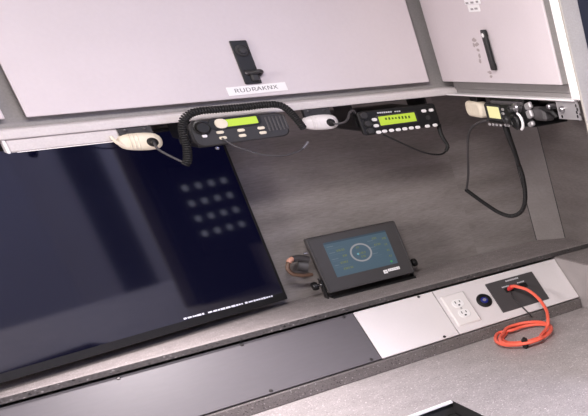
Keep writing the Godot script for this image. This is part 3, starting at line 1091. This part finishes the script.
	coil(st, smooth_path([ax(466.3, 190, 1.165), ax(475, 196.5, 1.17), ax(487, 205, 1.18), ax(499, 212.5, 1.19), ax(510, 216, 1.195), ax(519, 213.5, 1.195), ax(524, 206, 1.19), ax(525.2, 194, 1.185), ax(523, 178, 1.175), ax(519, 165, 1.165)]), 0.0042, 0.0021, 0.0044)
	tube(st, smooth_path([ax(519, 165, 1.165), ax(514, 150, 1.155), ax(509, 137, 1.145), ax(505.5, 126, 1.14)]), 0.0052, 10, 0.0085)
	done("coiled_cord", st, M.rubber, t)

	var x := 1.125
	var f0 := ax(508, 114.5, x)
	t = thing("two_way_radio", Vector3(1.17, CAB_Y, f0.z), "small black two-way radio with pale yellow display and silver knobs under the side cabinet", "radio", "radios hung under the overhead cabinets")
	st = begin()
	var rf := Transform3D(rb * Basis(Vector3.BACK, -0.02), f0)
	loft(st, [rounded(rf, 0.225, 0.050, 0.008, -0.10), rounded(rf, 0.235, 0.056, 0.008, -0.012), rounded(rf, 0.235, 0.056, 0.008, -0.004), rounded(rf, 0.229, 0.050, 0.007, 0.0)])
	done("body", st, M.black, t)
	st = begin()
	rbox(st, Transform3D(rb, ax(507, 103.2, x)), Vector3(0.17, 0.010, 0.010), 0.004)
	done("top_bar", st, M.dark_grey, t)
	st = begin()
	slab(st, Transform3D(rb * Basis(Vector3.BACK, -0.02), ax(494, 112.5, x)), 0.082, 0.042, 0.004, 0.003, 0.001)
	done("display_bezel", st, M.charcoal, t)
	st = begin()
	slab(st, Transform3D(rb * Basis(Vector3.BACK, -0.02), ax(494, 112.5, x - 0.003)), 0.062, 0.031, 0.001, 0.0008, 0.0002)
	done("display", st, M.lcd_pale, t)
	for q in [[490, 124.2], [493.6, 124.6], [497.2, 124.9], [501, 125.3], [506, 125.2], [509, 125.6], [503, 109.5], [503.4, 113.6]]:
		st = begin()
		flat_button(st, ax(q[0], q[1], x), rb, 0.012, 0.0072)
		done("button", st, M.satin, t)
	for q in [[519, 107.5, 0.0125, 0], [518.5, 121.5, 0.021, 1], [509.5, 119.5, 0.011, 2], [514, 109, 0.010, 2]]:
		st = begin()
		lathe(st, Transform3D(rb, ax(q[0], q[1], x)), [[q[2], -0.002], [q[2], 0.010], [q[2] * 0.8, 0.014], [q[2] * 0.55, 0.014], [q[2] * 0.5, 0.011], [0.0, 0.011]], 22)
		done("knob", st, [M.steel, M.black, M.charcoal][q[3]], t)
	st = begin()   # bright ring segment round the big knob
	var pts := []
	var kc := ax(518.5, 121.5, x - 0.011)
	for i in 13:
		var th := lerpf(-1.3, 1.3, i / 12.0)
		pts.append(kc + rb * Vector3(cos(th) * 0.021, sin(th) * 0.021, 0.0))
	tube(st, pts, 0.0035, 8)
	done("knob_ring", st, M.white, t)
	for q in [[528.5, 106, 0.030, 0.016], [530, 114, 0.026, 0.020], [531.5, 124, 0.026, 0.012]]:
		st = begin()
		rbox(st, Transform3D(rb * Basis(Vector3.BACK, 0.25), ax(q[0], q[1], x - 0.004)), Vector3(q[2], q[3], 0.010), 0.003)
		done("side_clamp", st, M.satin, t)
	st = begin()
	span(st, Vector3(1.13, f0.y + 0.02, f0.z - 0.09), Vector3(1.17, CAB_Y, f0.z + 0.09), 0.001)
	done("mounting_bracket", st, M.black, t)
	st = begin()
	rbox(st, Transform3D(rb, ax(543, 113.5, 1.14)), Vector3(0.062, 0.034, 0.03), 0.006)
	done("connector", st, M.dark_grey, t)
	st = begin()
	tube(st, smooth_path([ax(538, 110, 1.135), ax(545, 109, 1.13), ax(552, 112, 1.13), ax(557, 117, 1.135)]), 0.006, 10)
	done("connector_cable", st, M.rubber, t)

	# ----- perforated steel bracket at the end -----
	var h0 := ax(556, 103.5, 1.13)
	var h1 := ax(583.5, 103, 1.13)
	var h2 := ax(583.5, 120.5, 1.13)
	var bc := Vector3(1.131, (CAB_Y + h2.y) / 2.0, (h0.z + 1.085) / 2.0)
	t = thing("steel_bracket", Vector3(1.13, CAB_Y, bc.z), "bare steel bracket with punched holes under the side cabinet", "bracket")
	var plate := CSGBox3D.new()
	plate.name = "plate"
	plate.size = Vector3(0.003, CAB_Y - h2.y, 1.085 - h0.z)
	plate.position = bc - O
	plate.material = M.satin
	t.add_child(plate)
	var hk := 0
	for q in [[576, 106], [580, 107.5], [577.5, 109.5], [581, 111.5], [577, 112.5], [580.5, 114.5], [578, 116.5], [562.5, 116.5]]:
		var cy := CSGCylinder3D.new()
		cy.name = "hole_%d" % hk
		hk += 1
		cy.operation = CSGShape3D.OPERATION_SUBTRACTION
		cy.radius = 0.0042
		cy.height = 0.02
		cy.sides = 12
		cy.rotation = Vector3(0, 0, PI / 2)
		cy.position = ax(q[0], q[1], 1.13) - bc
		cy.material = M.charcoal
		plate.add_child(cy)
	for q in [[563.5, 109.2, 0.0085], [551, 106.5, 0.007]]:
		st = begin()
		lathe(st, Transform3D(rb, ax(q[0], q[1], 1.13)), [[q[2], -0.01], [q[2], 0.006], [q[2] * 0.7, 0.010], [0.0, 0.011]], 6 if q[2] > 0.008 else 16)
		done("bolt", st, M.steel, t)

func build_wall_sockets() -> void:
	# ----- duplex outlet -----
	var x := 1.0405
	var t := thing("power_outlet", sl(x, 0.09).origin, "white duplex power outlet with plain cover plate", "outlet")
	var st := begin()
	slab(st, sl(x, 0.0865), 0.070, 0.114, 0.003, 0.006, 0.003)
	done("cover_plate", st, M.plastic_white, t)
	for s in [-1.0, 1.0]:
		st = begin()
		slab(st, sl(x, 0.0865 + s * 0.0195, 0.0055), 0.034, 0.029, 0.012, 0.0025, 0.001)
		var r := done("receptacle", st, M.white, t)
		for q in [[-0.0065, 0.004, 0.0025, 0.009], [0.0065, 0.004, 0.0025, 0.008], [0.0, -0.0075, 0.006, 0.005]]:
			st = begin()
			slab(st, sl(x + q[0], 0.0865 + s * 0.0195 + q[1], 0.0078), q[2], q[3], 0.0012, 0.0006, 0.0001)
			done("slot", st, M.charcoal, r)
	st = begin()
	lathe(st, sl(x, 0.0865, 0.0055), [[0.0035, 0.0], [0.0035, 0.001], [0.0, 0.0018]], 12)
	done("screw", st, M.satin, t)
	# ----- round blue socket -----
	x = 1.117
	var s0 := 0.092
	t = thing("round_socket", sl(x, s0).origin, "round black socket with a blue centre", "socket")
	st = begin()
	lathe(st, sl(x, s0), [[0.0225, 0.0], [0.0225, 0.003], [0.020, 0.006], [0.0125, 0.007], [0.0105, 0.004]], 30, 1.12)
	done("collar", st, M.black, t)
	st = begin()
	lathe(st, sl(x, s0, 0.001), [[0.011, 0.0], [0.011, 0.0035], [0.0075, 0.0042], [0.0, 0.0042]], 24)
	done("centre", st, M.blue, t)
	st = begin()
	lathe(st, sl(x, s0, 0.005), [[0.005, 0.0], [0.005, 0.003], [0.0, 0.0035]], 16)
	done("contact", st, M.satin, t)
	# ----- black port plate -----
	x = 1.227
	t = thing("port_plate", sl(x, 0.087).origin, "square-cornered dark grey port plate with white print, red cable plugged in", "port plate")
	st = begin()
	slab(st, sl(x, 0.0885), 0.160, 0.115, 0.002, 0.004, 0.0012)
	done("plate", st, M.dark_grey, t)
	for q in [[1.2045, 0.103], [1.254, 0.1035]]:
		st = begin()
		slab(st, sl(q[0], q[1], 0.0035), 0.026, 0.017, 0.002, 0.003, 0.001)
		var j := done("port", st, M.black, t)
		st = begin()
		slab(st, sl(q[0], q[1] - 0.001, 0.0064), 0.014, 0.010, 0.001, 0.0003, 0.0001)
		done("port_opening", st, M.rubber, j)
	st = begin()
	for r in [[1.212, 0.136, 9, 0.0052], [1.190, 0.1175, 5, 0.004], [1.243, 0.1185, 5, 0.004]]:
		for k in r[2]:
			rbox(st, sl(r[0] + k * 0.0049, r[1], 0.0042), Vector3(0.0037, r[3], 0.0006), 0.0001)
	done("print", st, M.print_white, t)

func build_counter_things() -> void:
	var y := COUNTER + 0.005
	# ----- red cable: plug, arc and coil on the counter -----
	var t := thing("red_cable", Vector3(1.11, COUNTER, 0.52), "coiled red orange cable on the counter, plugged into the port plate", "cable")
	var c := Vector3(1.108, 0, 0.522)
	var e1 := Vector3(0.050, 0, -0.112)     # long way of the coil
	var e2 := Vector3(0.080, 0, 0.040)
	var plug := sl(1.2045, 0.103, 0.018).origin
	var st := begin()
	var pts := [plug, plug + Vector3(0.006, 0.006, 0.014)]
	pts.append(az(517.5, 286.8, 0.310))
	pts.append(az(528, 290.2, 0.335))
	pts.append(az(538.5, 298.5, 0.37))
	pts.append(az(546, 309.5, 0.42))
	pts.append(az(548, 319, 0.47))
	pts.append(ay(547, 327.5, y + 0.022))
	pts.append(ay(541, 335.5, y + 0.018))
	for k in range(0, 38):
		var th := -0.95 - k * TAU / 14.0          # round the coil, lying on the counter
		var lap := k / 14.0
		var wide: float = [26.0, 28.0, 24.0, 26.0][int(lap + 0.5)]
		var tall: float = [9.6, 10.6, 7.8, 9.0][int(lap + 0.5)]
		var mid: float = [526.0, 523.5, 526.5, 524.0][int(lap + 0.5)]
		var p := ay(mid + cos(th) * wide, 333.6 - sin(th) * tall - cos(th) * 5.0, y + 0.003 + 0.014 * (1.0 - lap / 2.7))
		pts.append(p)
	tube(st, smooth_path(pts, 5), 0.0052, 10)
	done("jacket", st, M.red, t)
	st = begin()
	rbox(st, sl(1.2045, 0.103, 0.012), Vector3(0.012, 0.010, 0.016), 0.002)
	tube(st, [sl(1.2045, 0.103, 0.014).origin, plug + Vector3(0.004, 0.004, 0.008)], 0.0075, 10)
	done("plug", st, plain(Color(0.86, 0.24, 0.24), 0.4), t)
	st = begin()
	var tie := ay(525, 343.0, y + 0.010)
	var tb := Basis(Vector3(0.9, 0, 0.43).normalized(), Vector3.UP, Vector3(0.9, 0, 0.43).normalized().cross(Vector3.UP))
	rbox(st, Transform3D(tb, tie), Vector3(0.017, 0.030, 0.046), 0.007)
	done("tie", st, M.rubber, t)
	# ----- thin black lead from the port plate to the counter -----
	t = thing("thin_lead", Vector3(1.22, COUNTER, 0.36), "thin black lead hanging from the port plate down to the counter", "cable")
	st = begin()
	tube(st, smooth_path([sl(1.2045, 0.094, 0.008).origin, az(514, 298.5, 0.300), az(522, 306.5, 0.325), az(530, 314.5, 0.352), ay(534, 319.5, y - 0.002), ay(540, 324, y - 0.002)]), 0.0022, 8)
	done("jacket", st, M.charcoal, t)
